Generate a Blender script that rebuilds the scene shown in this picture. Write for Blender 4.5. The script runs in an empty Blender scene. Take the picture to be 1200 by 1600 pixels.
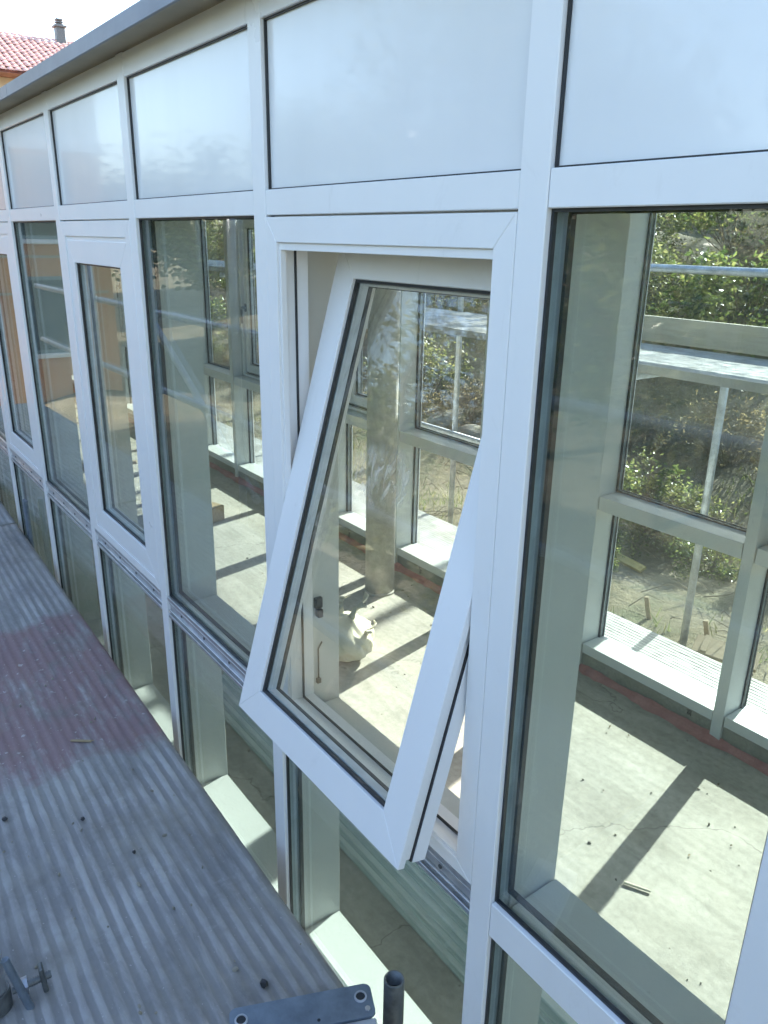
import bpy, bmesh, math, random
from mathutils import Vector, Matrix
R = math.radians
random.seed(7)
scene = bpy.context.scene
C = scene.collection

# ---------------------------------------------------------------- camera
# World: X runs along the facades (towards the right of the picture), Y into the building, Z up, floor of the room at 0.
CAM_Z = 2.13
TH, PITCH, ROLL, FPX = 0.6382, 0.3384, -0.0183, 1214.9
cam = bpy.data.objects.new('camera', bpy.data.cameras.new('camera')); C.objects.link(cam)
fh = Vector((-math.cos(TH), math.sin(TH), 0))
rt = Vector((math.sin(TH), math.cos(TH), 0))
fw = fh * math.cos(PITCH) + Vector((0, 0, -math.sin(PITCH)))
up = fh * math.sin(PITCH) + Vector((0, 0, math.cos(PITCH)))
rt2 = rt * math.cos(ROLL) - up * math.sin(ROLL)
up2 = rt * math.sin(ROLL) + up * math.cos(ROLL)
m = Matrix.Identity(4)
for i in range(3):
    m[i][0] = rt2[i]; m[i][1] = up2[i]; m[i][2] = -fw[i]
m.translation = Vector((0, 0, CAM_Z))
cam.matrix_world = m
cam.data.sensor_fit = 'VERTICAL'; cam.data.sensor_height = 24
cam.data.lens = 24 * FPX / 1600
cam.data.clip_start = 0.02; cam.data.clip_end = 2000
scene.camera = cam

# ---------------------------------------------------------------- sky, sun, exposure
SUN = Vector((-0.214, 1.0, 0.56)).normalized()        # towards the sun
el = math.asin(SUN.z); az = math.atan2(SUN.x, SUN.y)
world = bpy.data.worlds.new('World'); scene.world = world; world.use_nodes = True
wn = world.node_tree.nodes; wl = world.node_tree.links
sky = wn.new('ShaderNodeTexSky'); sky.sky_type = 'NISHITA'; sky.sun_disc = False
sky.sun_elevation = el; sky.sun_rotation = az; sky.air_density = 1.0; sky.dust_density = 1.6; sky.ozone_density = 1.0
wl.new(sky.outputs[0], wn['Background'].inputs[0]); wn['Background'].inputs[1].default_value = 0.15
sl = bpy.data.lights.new('sun', 'SUN'); sl.energy = 5.0; sl.angle = R(0.5); sl.color = (1.0, 0.94, 0.84)
sun = bpy.data.objects.new('sun', sl); C.objects.link(sun)
sun.rotation_euler = (-SUN).to_track_quat('-Z', 'Y').to_euler()
vs = scene.view_settings
vs.view_transform = 'Standard'; vs.look = 'None'; vs.exposure = 2.06; vs.gamma = 1.0; vs.use_curve_mapping = False
scene.cycles.transparent_max_bounces = 32
scene.cycles.adaptive_threshold = 0.02
scene.cycles.max_bounces = 9; scene.cycles.diffuse_bounces = 5; scene.cycles.glossy_bounces = 4
scene.cycles.sample_clamp_indirect = 6.0

# ---------------------------------------------------------------- materials
def nt(name):
    mt = bpy.data.materials.new(name); mt.use_nodes = True
    return mt, mt.node_tree.nodes, mt.node_tree.links, mt.node_tree.nodes['Principled BSDF']
def ramp(n, l, src, stops):
    r = n.new('ShaderNodeValToRGB')
    while len(r.color_ramp.elements) < len(stops): r.color_ramp.elements.new(0.5)
    for e, (p, c) in zip(r.color_ramp.elements, stops):
        e.position = p; e.color = (*c, 1) if len(c) == 3 else c
    l.new(src, r.inputs[0]); return r.outputs[0]
def noise(n, l, scale, detail=4, rough=.55, vec=None, dist=0.0):
    x = n.new('ShaderNodeTexNoise'); x.inputs['Scale'].default_value = scale
    x.inputs['Detail'].default_value = detail; x.inputs['Roughness'].default_value = rough
    x.inputs['Distortion'].default_value = dist
    if vec is not None: l.new(vec, x.inputs['Vector'])
    return x.outputs['Fac']
def geo_pos(n): return n.new('ShaderNodeNewGeometry').outputs['Position']
def obj_co(n): return n.new('ShaderNodeTexCoord').outputs['Object']
def scaled(n, l, vec, s):
    mp = n.new('ShaderNodeMapping'); mp.inputs['Scale'].default_value = s
    l.new(vec, mp.inputs['Vector']); return mp.outputs[0]
def bump(n, l, h, strength, dist=.002, bs=None):
    b = n.new('ShaderNodeBump'); b.inputs['Strength'].default_value = strength; b.inputs['Distance'].default_value = dist
    l.new(h, b.inputs['Height'])
    if bs: l.new(b.outputs[0], bs.inputs['Normal'])
    return b.outputs[0]
def mixc(n, l, fac, a, b):
    x = n.new('ShaderNodeMix'); x.data_type = 'RGBA'
    if isinstance(fac, float): x.inputs[0].default_value = fac
    else: l.new(fac, x.inputs[0])
    for i, v in ((6, a), (7, b)):
        if isinstance(v, tuple): x.inputs[i].default_value = (*v, 1)
        else: l.new(v, x.inputs[i])
    return x.outputs[2]
def simple(name, col, rough=.5, metal=0.0, spec=.5, var=.0, vscale=8, bmp=0.0, bscale=60, coat=0.0):
    mt, n, l, b = nt(name)
    b.inputs['Roughness'].default_value = rough; b.inputs['Metallic'].default_value = metal
    b.inputs['Specular IOR Level'].default_value = spec; b.inputs['Coat Weight'].default_value = coat
    b.inputs['Coat Roughness'].default_value = .05
    if var:
        f = noise(n, l, vscale, 6, .6, geo_pos(n))
        lo = tuple(max(0, c * (1 - var)) for c in col); hi = tuple(min(1, c * (1 + var)) for c in col)
        l.new(ramp(n, l, f, [(.3, lo), (.7, hi)]), b.inputs['Base Color'])
    else: b.inputs['Base Color'].default_value = (*col, 1)
    if bmp: bump(n, l, noise(n, l, bscale, 5, .6, geo_pos(n)), bmp, .004, b)
    return mt
M = {}
def white_coat(name, col, rough, coat, clean=False):
    mt, n, l, b = nt(name)
    g = geo_pos(n)
    f = noise(n, l, 1.2 if clean else 3.5, 1 if clean else 6, .5, g)
    st = noise(n, l, 6, 3, .5, scaled(n, l, g, (1, 1, .12)))
    c = mixc(n, l, ramp(n, l, st, [(.45, (0, 0, 0)), (.9, (.30, .30, .30))]), col, tuple(x * .82 for x in col))
    sm = ramp(n, l, noise(n, l, 17, 6, .72, scaled(n, l, g, (1, 1, .5)), .8), [(.60, (0, 0, 0)), (.78, ((.02, .02, .02) if clean else (.16, .16, .16)))])
    c = mixc(n, l, sm, c, (.42, .40, .36))
    l.new(c, b.inputs['Base Color'])
    l.new(ramp(n, l, f, [(.3, (rough * (.95 if clean else .8),) * 3), (.7, (rough * (1.05 if clean else 1.35),) * 3)]), b.inputs['Roughness'])
    b.inputs['Coat Weight'].default_value = coat; b.inputs['Coat Roughness'].default_value = .04
    bump(n, l, noise(n, l, 2.2, 1, .4, g), .025, .01, b)
    return mt
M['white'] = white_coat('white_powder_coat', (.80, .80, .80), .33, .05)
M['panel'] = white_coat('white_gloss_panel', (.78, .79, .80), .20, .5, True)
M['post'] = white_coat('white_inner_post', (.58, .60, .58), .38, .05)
M['black'] = simple('black_rubber', (.022, .025, .029), .42, var=.4, vscale=30)
M['alu'] = simple('bare_aluminium', (.60, .61, .62), .32, .85, var=.15, vscale=25)
M['spacer'] = simple('grey_spacer', (.50, .53, .56), .45, .1, var=.15, vscale=20)
M['flash'] = simple('grey_roof_flashing', (.22, .235, .27), .42, .35, var=.15, vscale=5)
M['soffit'] = simple('beige_soffit', (.42, .38, .29), .8, var=.12, vscale=6)
def glass(name, tint, dirt, pale_streaks=False, plain=False):
    mt, n, l, b = nt(name); n.remove(b)
    out = n['Material Output']
    tr = n.new('ShaderNodeBsdfTransparent'); tr.inputs[0].default_value = (*tint, 1)
    gl = n.new('ShaderNodeBsdfGlossy'); gl.inputs['Roughness'].default_value = .004; gl.inputs[0].default_value = (1, 1, 1, 1)
    geo = n.new('ShaderNodeNewGeometry')
    # the same index of refraction seen from either side of the sheet
    io = n.new('ShaderNodeMapRange'); io.inputs['From Min'].default_value = 0; io.inputs['From Max'].default_value = 1
    io.inputs['To Min'].default_value = 1.52; io.inputs['To Max'].default_value = 1 / 1.52
    l.new(geo.outputs['Backfacing'], io.inputs['Value'])
    fr = n.new('ShaderNodeFresnel'); l.new(io.outputs[0], fr.inputs['IOR'])
    wob = bump(n, l, noise(n, l, 1.7, 1, .4, geo.outputs['Position']), .018, .02)
    l.new(wob, gl.inputs['Normal'])
    m1 = n.new('ShaderNodeMixShader'); l.new(fr.outputs[0], m1.inputs[0]); l.new(tr.outputs[0], m1.inputs[1]); l.new(gl.outputs[0], m1.inputs[2])
    df = n.new('ShaderNodeBsdfDiffuse'); df.inputs[0].default_value = (.75, .74, .70, 1)
    tl = n.new('ShaderNodeBsdfTranslucent'); tl.inputs[0].default_value = (.75, .74, .70, 1)
    md = n.new('ShaderNodeMixShader'); md.inputs[0].default_value = .5
    l.new(df.outputs[0], md.inputs[1]); l.new(tl.outputs[0], md.inputs[2])
    if plain:
        m2 = n.new('ShaderNodeMixShader'); m2.inputs[0].default_value = dirt * .4
        l.new(m1.outputs[0], m2.inputs[1]); l.new(md.outputs[0], m2.inputs[2]); l.new(m2.outputs[0], out.inputs[0])
        return mt
    a = ramp(n, l, noise(n, l, 2.6, 4, .68, geo.outputs['Position'], .4), [(.42, (dirt * .15,) * 3), (.78, (dirt,) * 3)])
    sp = ramp(n, l, noise(n, l, 95, 2, .5, geo.outputs['Position']), [(.70, (0, 0, 0)), (.76, (dirt * 3.0,) * 3)])
    ad = n.new('ShaderNodeMath'); ad.operation = 'ADD'; l.new(a, ad.inputs[0]); l.new(sp, ad.inputs[1])
    fac = ad.outputs[0]
    if pale_streaks:
        # pale feathery streaks at a few places on the pane
        oc = obj_co(n)
        def spot(cx, cz, rx, rz, k):
            mp = n.new('ShaderNodeMapping'); mp.vector_type = 'POINT'
            mp.inputs['Location'].default_value = (-cx / rx, 0, -cz / rz); mp.inputs['Scale'].default_value = (1 / rx, 0, 1 / rz)
            l.new(oc, mp.inputs['Vector'])
            ln = n.new('ShaderNodeVectorMath'); ln.operation = 'LENGTH'; l.new(mp.outputs[0], ln.inputs[0])
            fall = ramp(n, l, ln.outputs['Value'], [(.25, (1, 1, 1)), (1.0, (0, 0, 0))])
            wv = noise(n, l, 26, 6, .7, scaled(n, l, oc, (1.0, 1, .35)), 1.4)
            st = ramp(n, l, wv, [(.47, (0, 0, 0)), (.6, (k, k, k))])
            mu = n.new('ShaderNodeMath'); mu.operation = 'MULTIPLY'; l.new(fall, mu.inputs[0]); l.new(st, mu.inputs[1])
            return mu.outputs[0]
        for args in ((-.03, .10, .12, .075, .75), (-.20, -.04, .05, .14, .22), (.13, .24, .06, .06, .07)):
            a2 = n.new('ShaderNodeMath'); a2.operation = 'ADD'; l.new(fac, a2.inputs[0]); l.new(spot(*args), a2.inputs[1]); fac = a2.outputs[0]
    m2 = n.new('ShaderNodeMixShader'); l.new(fac, m2.inputs[0]); l.new(m1.outputs[0], m2.inputs[1]); l.new(md.outputs[0], m2.inputs[2])
    l.new(m2.outputs[0], out.inputs[0])
    return mt
M['glass'] = glass('window_glass', (.79, .865, .865), .030)
M['glass_vent'] = glass('vent_glass', (.865, .915, .91), .035, True)
M['glass_far'] = glass('far_window_glass', (.95, .97, .965), .03, plain=True)
def concrete(name, lo, hi, bs=.35, scale=2.5):
    mt, n, l, b = nt(name); g = geo_pos(n)
    f = noise(n, l, scale, 9, .66, g, .3); f2 = noise(n, l, scale * 14, 5, .6, g)
    c1 = ramp(n, l, f, [(.28, lo), (.72, hi)])
    c2 = ramp(n, l, f2, [(.30, (.74, .74, .74)), (.62, (1, 1, 1))])
    x = n.new('ShaderNodeMix'); x.data_type = 'RGBA'; x.blend_type = 'MULTIPLY'; x.inputs[0].default_value = .8
    l.new(c1, x.inputs[6]); l.new(c2, x.inputs[7]); l.new(x.outputs[2], b.inputs['Base Color'])
    b.inputs['Roughness'].default_value = .86; b.inputs['Specular IOR Level'].default_value = .25
    bump(n, l, noise(n, l, scale * 26, 8, .7, g), bs, .004, b)
    return mt
M['floor'] = concrete('screed_floor', (.38, .36, .31), (.54, .52, .46), .4)
def floor_extra(mt):
    n, l = mt.node_tree.nodes, mt.node_tree.links; b = n['Principled BSDF']; g = geo_pos(n)
    src = b.inputs['Base Color'].links[0].from_socket
    vo = n.new('ShaderNodeTexVoronoi'); vo.feature = 'DISTANCE_TO_EDGE'; vo.inputs['Scale'].default_value = .9
    wp = n.new('ShaderNodeVectorMath'); wp.operation = 'ADD'; l.new(g, wp.inputs[0])
    ns = n.new('ShaderNodeTexNoise'); ns.inputs['Scale'].default_value = 3; ns.inputs['Detail'].default_value = 6; l.new(g, ns.inputs['Vector']); l.new(ns.outputs['Color'], wp.inputs[1])
    l.new(wp.outputs[0], vo.inputs['Vector'])
    cr = ramp(n, l, vo.outputs['Distance'], [(.0015, (.55, .55, .55)), (.006, (1, 1, 1))])
    arc = ramp(n, l, noise(n, l, 5, 5, .6, scaled(n, l, g, (.35, 2.4, 1)), 1.2), [(.35, (.84, .84, .83)), (.6, (1, 1, 1))])
    dust = ramp(n, l, noise(n, l, 1.6, 7, .7, g, .8), [(.5, (0, 0, 0)), (.72, (.5, .5, .5))])
    c = mixc(n, l, dust, src, (.56, .53, .46))
    for f_ in (cr, arc):
        x = n.new('ShaderNodeMix'); x.data_type = 'RGBA'; x.blend_type = 'MULTIPLY'; x.inputs[0].default_value = 1
        l.new(c, x.inputs[6]); l.new(f_, x.inputs[7]); c = x.outputs[2]
    l.new(c, b.inputs['Base Color'])
floor_extra(M['floor'])
M['column'] = concrete('column_concrete', (.42, .41, .37), (.54, .53, .48), .2, 2.0)
M['plinth'] = concrete('plinth_concrete', (.24, .235, .19), (.40, .385, .32), .5, 5)
M['ceiling'] = simple('ceiling_plaster', (.62, .61, .58), .9, var=.06)
M['wall'] = simple('room_plaster', (.52, .50, .46), .9, var=.08, vscale=3, bmp=.15)
M['pink'] = concrete('pink_mortar', (.42, .19, .17), (.58, .31, .28), .6, 9)
def deck_mat(name, base, wear, painted):
    mt, n, l, b = nt(name); g = obj_co(n)
    lg = scaled(n, l, g, (.35, 1, 1))
    f = noise(n, l, 7, 8, .68, lg, .4); fine = noise(n, l, 60, 5, .65, g); big = noise(n, l, 1.3, 5, .6, g)
    c = ramp(n, l, f, [(.34, tuple(x * .55 for x in base)), (.5, base), (.66, wear)])
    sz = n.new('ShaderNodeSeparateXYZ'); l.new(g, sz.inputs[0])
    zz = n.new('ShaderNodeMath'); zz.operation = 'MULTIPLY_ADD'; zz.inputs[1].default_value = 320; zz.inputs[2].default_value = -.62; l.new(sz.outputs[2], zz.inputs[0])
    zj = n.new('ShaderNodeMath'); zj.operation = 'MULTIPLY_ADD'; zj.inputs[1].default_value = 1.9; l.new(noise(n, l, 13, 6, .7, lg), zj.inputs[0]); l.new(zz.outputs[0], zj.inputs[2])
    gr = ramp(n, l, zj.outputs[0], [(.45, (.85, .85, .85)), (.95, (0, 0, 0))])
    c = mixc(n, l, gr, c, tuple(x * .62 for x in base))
    dust = ramp(n, l, noise(n, l, 3.2, 7, .7, g, .5), [(.46, (0, 0, 0)), (.70, (.70, .70, .70))])
    c = mixc(n, l, dust, c, (.30, .29, .26))
    if painted:
        # a stretch of the board was once painted dull red; the paint has worn off in places
        sx = n.new('ShaderNodeSeparateXYZ'); l.new(g, sx.inputs[0])
        wob = noise(n, l, 5, 6, .7, g)
        wv = n.new('ShaderNodeMath'); wv.operation = 'MULTIPLY_ADD'; wv.inputs[1].default_value = .34; wv.inputs[2].default_value = -.17; l.new(wob, wv.inputs[0])
        ax = n.new('ShaderNodeMath'); ax.operation = 'ADD'; l.new(sx.outputs[0], ax.inputs[0]); l.new(wv.outputs[0], ax.inputs[1])
        d = n.new('ShaderNodeMath'); d.operation = 'ADD'; d.inputs[1].default_value = 1.69; l.new(ax.outputs[0], d.inputs[0])
        ab = n.new('ShaderNodeMath'); ab.operation = 'ABSOLUTE'; l.new(d.outputs[0], ab.inputs[0])
        reg = ramp(n, l, ab.outputs[0], [(.50, (1, 1, 1)), (.57, (0, 0, 0))])
        holes = ramp(n, l, noise(n, l, 11, 7, .7, lg), [(.34, (.15, .15, .15)), (.50, (.85, .85, .85))])
        mu = n.new('ShaderNodeMath'); mu.operation = 'MULTIPLY'; l.new(reg, mu.inputs[0]); l.new(holes, mu.inputs[1])
        c = mixc(n, l, mu.outputs[0], c, (.235, .145, .15))
        spl = ramp(n, l, noise(n, l, 34, 3, .55, g), [(.66, (0, 0, 0)), (.70, (.8, .8, .8))])
        m2 = n.new('ShaderNodeMath'); m2.operation = 'MULTIPLY'; l.new(reg, m2.inputs[0]); l.new(spl, m2.inputs[1])
        c = mixc(n, l, m2.outputs[0], c, (.46, .44, .42))
    scr = ramp(n, l, noise(n, l, 26, 5, .7, scaled(n, l, g, (1.0, .25, 1))), [(.62, (0, 0, 0)), (.76, (.22, .22, .22))])
    c = mixc(n, l, scr, c, tuple(min(1, x * 1.35) for x in wear))
    stn = ramp(n, l, noise(n, l, 4.5, 6, .65, scaled(n, l, g, (1.3, 1, 1))), [(.52, (0, 0, 0)), (.70, (.60, .60, .60))])
    c = mixc(n, l, stn, c, (.17, .16, .145))
    sp = ramp(n, l, noise(n, l, 120, 2, .5, g), [(.70, (0, 0, 0)), (.75, (.55, .55, .55))])
    c = mixc(n, l, sp, c, (.50, .49, .46))
    l.new(c, b.inputs['Base Color'])
    b.inputs['Metallic'].default_value = .05
    l.new(ramp(n, l, fine, [(.3, (.55,) * 3), (.7, (.80,) * 3)]), b.inputs['Roughness'])
    bump(n, l, fine, .35, .003, b)
    return mt
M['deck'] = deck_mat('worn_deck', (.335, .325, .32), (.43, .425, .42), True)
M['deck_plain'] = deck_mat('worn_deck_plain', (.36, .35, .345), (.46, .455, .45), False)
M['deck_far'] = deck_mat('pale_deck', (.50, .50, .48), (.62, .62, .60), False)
M['galv'] = simple('galvanised_steel', (.52, .55, .60), .42, .6, var=.3, vscale=18, bmp=.12, bscale=70)
M['steelblue'] = simple('blue_grey_steel', (.19, .235, .29), .40, .55, var=.22, vscale=22, bmp=.15, bscale=90)
M['galvdark'] = simple('dull_steel', (.15, .16, .16), .5, .55, var=.35, vscale=30, bmp=.3, bscale=80)
M['rust'] = simple('rusty_steel', (.13, .075, .055), .7, .2, var=.5, vscale=60, bmp=.4, bscale=120)
def wood(name, lo, hi):
    mt, n, l, b = nt(name); g = obj_co(n)
    f = noise(n, l, 6, 8, .65, scaled(n, l, g, (.6, 9, 9)), .5)
    l.new(ramp(n, l, f, [(.3, lo), (.7, hi)]), b.inputs['Base Color']); b.inputs['Roughness'].default_value = .75
    bump(n, l, f, .2, .003, b); return mt
M['wood'] = wood('pale_timber', (.27, .20, .11), (.42, .32, .19))
M['toe'] = wood('weathered_board', (.48, .43, .32), (.62, .57, .45))
M['yellow'] = wood('yellow_board', (.40, .31, .10), (.52, .42, .17))
M['sack'] = simple('cream_sack', (.66, .62, .48), .6, var=.08, vscale=8, bmp=.25, bscale=40)
M['marker'] = simple('black_marker', (.02, .02, .02), .7)
def sheet_mat():
    mt, n, l, b = nt('green_sheet_glass')
    b.inputs['Base Color'].default_value = (.36, .50, .45, 1); b.inputs['Roughness'].default_value = .08
    b.inputs['Specular IOR Level'].default_value = .7
    f = noise(n, l, 6, 6, .65, geo_pos(n))
    l.new(ramp(n, l, f, [(.35, (.52, .64, .59)), (.7, (.72, .81, .77))]), b.inputs['Base Color'])
    tr = n.new('ShaderNodeBsdfTransparent'); tr.inputs[0].default_value = (.72, .88, .80, 1)
    mx = n.new('ShaderNodeMixShader'); mx.inputs[0].default_value = .9
    l.new(tr.outputs[0], mx.inputs[1]); l.new(b.outputs[0], mx.inputs[2]); l.new(mx.outputs[0], n['Material Output'].inputs[0])
    return mt
M['sheet'] = sheet_mat()
M['sheet_pale'] = simple('pale_sheet', (.74, .80, .77), .25, var=.12, vscale=9)
def leaf_mat(name, lo, hi, back, rough=.32):
    mt, n, l, b = nt(name)
    oi = n.new('ShaderNodeNewGeometry')
    c = ramp(n, l, oi.outputs['Random Per Island'], [(.05, lo), (.75, hi), (1.0, back)])
    l.new(c, b.inputs['Base Color']); b.inputs['Roughness'].default_value = rough; b.inputs['Specular IOR Level'].default_value = .55
    tl = n.new('ShaderNodeBsdfTranslucent')
    hs = n.new('ShaderNodeHueSaturation'); hs.inputs['Value'].default_value = 1.9; l.new(c, hs.inputs['Color']); l.new(hs.outputs[0], tl.inputs[0])
    mx = n.new('ShaderNodeMixShader'); mx.inputs[0].default_value = .5
    l.new(b.outputs[0], mx.inputs[1]); l.new(tl.outputs[0], mx.inputs[2]); l.new(mx.outputs[0], n['Material Output'].inputs[0])
    return mt
M['leaf'] = leaf_mat('glossy_leaf', (.04, .065, .018), (.13, .16, .045), (.30, .29, .10), .22)
M['leaf_dry'] = leaf_mat('dry_leaf', (.09, .07, .035), (.20, .155, .08), (.32, .27, .15), .5)
M['leaf_pale'] = leaf_mat('olive_leaf', (.065, .08, .03), (.14, .15, .055), (.28, .26, .11), .35)
M['bark'] = simple('bark', (.10, .075, .05), .85, var=.35, vscale=12, bmp=.5, bscale=40)
M['twig'] = simple('dry_twig', (.20, .155, .10), .85, var=.35, vscale=12)
def ground_mat():
    mt, n, l, b = nt('earth_and_grass'); g = geo_pos(n)
    f = noise(n, l, .9, 9, .68, g); f2 = noise(n, l, 14, 7, .7, g)
    c = ramp(n, l, f, [(.33, (.085, .10, .04)), (.45, (.18, .15, .085)), (.62, (.28, .235, .155)), (.78, (.36, .31, .22))])
    s = ramp(n, l, f2, [(.35, (.65, .65, .65)), (.6, (1, 1, 1))])
    x = n.new('ShaderNodeMix'); x.data_type = 'RGBA'; x.blend_type = 'MULTIPLY'; x.inputs[0].default_value = 1
    l.new(c, x.inputs[6]); l.new(s, x.inputs[7]); l.new(x.outputs[2], b.inputs['Base Color'])
    b.inputs['Roughness'].default_value = .95; bump(n, l, f2, .9, .05, b)
    return mt
M['ground'] = ground_mat()
M['grass'] = leaf_mat('grass_blade', (.05, .075, .02), (.12, .13, .045), (.24, .20, .10), .6)
M['stone'] = concrete('field_stone', (.20, .18, .14), (.40, .37, .31), .7, 4)
M['orange'] = simple('orange_render', (.56, .27, .11), .85, var=.10, vscale=1.2, bmp=.2)
M['housewhite'] = simple('white_render', (.74, .73, .70), .85, var=.05, vscale=1.5)
M['yellowwall'] = simple('ochre_render', (.60, .53, .38), .85, var=.12, vscale=1.5)
M['housepane'] = simple('dark_house_pane', (.05, .07, .09), .06, 0, .8)
M['shutter'] = simple('grey_green_shutter', (.20, .25, .25), .6, var=.2)
M['tile'] = simple('red_clay_tile', (.66, .43, .37), .75, var=.22, vscale=3)
M['tile_pale'] = simple('weathered_clay_tile', (.50, .24, .17), .75, var=.3, vscale=3)
M['redpaint'] = simple('red_car_paint', (.42, .02, .025), .25, coat=.6)
M['tyre'] = simple('tyre_rubber', (.02, .02, .02), .8)

# ---------------------------------------------------------------- helpers
def link(o, parent=None):
    C.objects.link(o)
    if parent is not None: o.parent = parent
    return o
def obj(name, bm, mat, parent=None, loc=None, smooth=False):
    me = bpy.data.meshes.new(name); bm.to_mesh(me); bm.free()
    me.materials.append(M[mat])
    if smooth:
        for p in me.polygons: p.use_smooth = True
    o = bpy.data.objects.new(name, me); link(o, parent)
    if loc is not None: o.location = loc
    return o
def share(name, me, parent=None, loc=(0, 0, 0), rot=(0, 0, 0), sc=(1, 1, 1)):
    o = bpy.data.objects.new(name, me); link(o, parent)
    o.location = loc; o.rotation_euler = rot; o.scale = sc
    return o
def tag(o, label, cat, group=None, kind=None):
    o['label'] = label; o['category'] = cat
    if group: o['group'] = group
    if kind: o['kind'] = kind
    return o
def empty(name, loc=(0, 0, 0), rz=0, parent=None):
    o = bpy.data.objects.new(name, None); link(o, parent); o.location = loc; o.rotation_euler = (0, 0, rz)
    o.empty_display_size = .1
    return o
def merge(dst, src):
    me = bpy.data.meshes.new('tmp'); src.to_mesh(me); src.free(); dst.from_mesh(me); bpy.data.meshes.remove(me)
def box(bm, x0, x1, y0, y1, z0, z1, bev=0.0):
    if x0 > x1: x0, x1 = x1, x0
    if y0 > y1: y0, y1 = y1, y0
    if z0 > z1: z0, z1 = z1, z0
    b = bmesh.new()
    bmesh.ops.create_cube(b, size=1)
    for v in b.verts:
        v.co = Vector(((x0 + x1) / 2 + v.co.x * (x1 - x0), (y0 + y1) / 2 + v.co.y * (y1 - y0), (z0 + z1) / 2 + v.co.z * (z1 - z0)))
    if bev: bmesh.ops.bevel(b, geom=b.edges[:], offset=bev, segments=1, affect='EDGES')
    merge(bm, b); return bm
def prism(bm, pts, y0, y1, bev=0.0):
    """polygon in the XZ plane pushed from y0 to y1"""
    b = bmesh.new()
    a = [b.verts.new((x, y0, z)) for x, z in pts]; c = [b.verts.new((x, y1, z)) for x, z in pts]
    b.faces.new(a); b.faces.new(c[::-1])
    for i in range(len(pts)):
        j = (i + 1) % len(pts); b.faces.new((a[j], a[i], c[i], c[j]))
    bmesh.ops.recalc_face_normals(b, faces=b.faces)
    if bev: bmesh.ops.bevel(b, geom=b.edges[:], offset=bev, segments=1, affect='EDGES')
    merge(bm, b); return bm
def frame(bm, x0, x1, z0, z1, w, y0, y1, bev=.0, wt=None, wb=None):
    """a mitred rectangular frame of width w"""
    wt = w if wt is None else wt; wb = w if wb is None else wb
    ix0, ix1, iz0, iz1 = x0 + w, x1 - w, z0 + wb, z1 - wt
    prism(bm, [(x0, z0), (x1, z0), (ix1, iz0), (ix0, iz0)], y0, y1, bev)
    prism(bm, [(x1, z0), (x1, z1), (ix1, iz1), (ix1, iz0)], y0, y1, bev)
    prism(bm, [(x1, z1), (x0, z1), (ix0, iz1), (ix1, iz1)], y0, y1, bev)
    prism(bm, [(x0, z1), (x0, z0), (ix0, iz0), (ix0, iz1)], y0, y1, bev)
    return bm
def tube(bm, p, q, r, seg=14, r2=None, caps=True):
    p = Vector(p); q = Vector(q); d = q - p
    mat = Matrix.Translation((p + q) / 2) @ d.to_track_quat('Z', 'Y').to_matrix().to_4x4()
    bmesh.ops.create_cone(bm, cap_ends=caps, segments=seg, radius1=r, radius2=r if r2 is None else r2, depth=d.length, matrix=mat)
    return bm
def pipe(bm, p, q, r, wall=.004, seg=20):
    """hollow tube with a visible wall at both ends"""
    p = Vector(p); q = Vector(q); d = q - p; L = d.length
    rot = Matrix.Translation(p) @ d.to_track_quat('Z', 'Y').to_matrix().to_4x4()
    rings = []
    for rr, z in ((r, 0), (r, L - .002), (r - .001, L), (r - wall, L), (r - wall, 0)):
        rings.append([bm.verts.new(rot @ Vector((rr * math.cos(2 * math.pi * i / seg), rr * math.sin(2 * math.pi * i / seg), z))) for i in range(seg)])
    for a, b in zip(rings, rings[1:] + rings[:1]):
        for i in range(seg):
            j = (i + 1) % seg; bm.faces.new((a[i], a[j], b[j], b[i]))
    return bm
def smooth_sides(o):
    for p in o.data.polygons: p.use_smooth = len(p.vertices) == 4
    return o

# ================================================================ the setting
def gh(x, y):
    def sm(a, b, t):
        t = max(0, min(1, (t - a) / (b - a))); return t * t * (3 - 2 * t)
    h = -1.3
    h += sm(-.4, 3.6, y) * .86
    h += sm(5.2, 17.0, y) * 2.6 + sm(17, 70, y) * 7.0 + sm(-8, -40, y) * 3
    if y > 4.3 or y < -1.5:
        k = min(1, abs(y - 4.3) / 2)
        h += k * (.10 * math.sin(x * 1.3 + y * .7) + .07 * math.sin(x * 2.9 - y * 1.9 + 1) + .12 * math.sin(.43 * x + 1.1 * y))
    return h
bm = bmesh.new()
def axis(lo, mid0, mid1, hi, fine, coarse):
    v = []; t = lo
    while t < hi:
        v.append(t); t += fine if mid0 <= t < mid1 else coarse
    return v + [hi]
xs = axis(-260, -22, 6, 200, .5, 8); ys = axis(-160, -10, 22, 300, .35, 8)
grid = [[bm.verts.new((x, y, gh(x, y) + (random.uniform(-.03, .03) if 4.2 < y < 22 and -22 < x < 6 else 0))) for x in xs] for y in ys]
for j in range(len(ys) - 1):
    for i in range(len(xs) - 1):
        bm.faces.new((grid[j][i], grid[j][i + 1], grid[j + 1][i + 1], grid[j + 1][i]))
g = obj('ground', bm, 'ground', smooth=True); g['kind'] = 'structure'

XL, XR = -13.6, 2.6                       # ends of the room
bm = bmesh.new(); box(bm, XL, XR, .98, 3.06, -.5, 0); f = obj('floor', bm, 'floor'); f['kind'] = 'structure'
bm = bmesh.new(); box(bm, XL, XR, .90, 3.14, 2.656, 2.690); o = obj('ceiling', bm, 'ceiling'); o['kind'] = 'structure'
for nm, x in (('wall_left', XL), ('wall_right', XR)):
    bm = bmesh.new(); box(bm, x - .12 if x < 0 else x, x if x < 0 else x + .12, .86, 3.16, -1.4, 2.66); o = obj(nm, bm, 'wall'); o['kind'] = 'structure'

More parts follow.
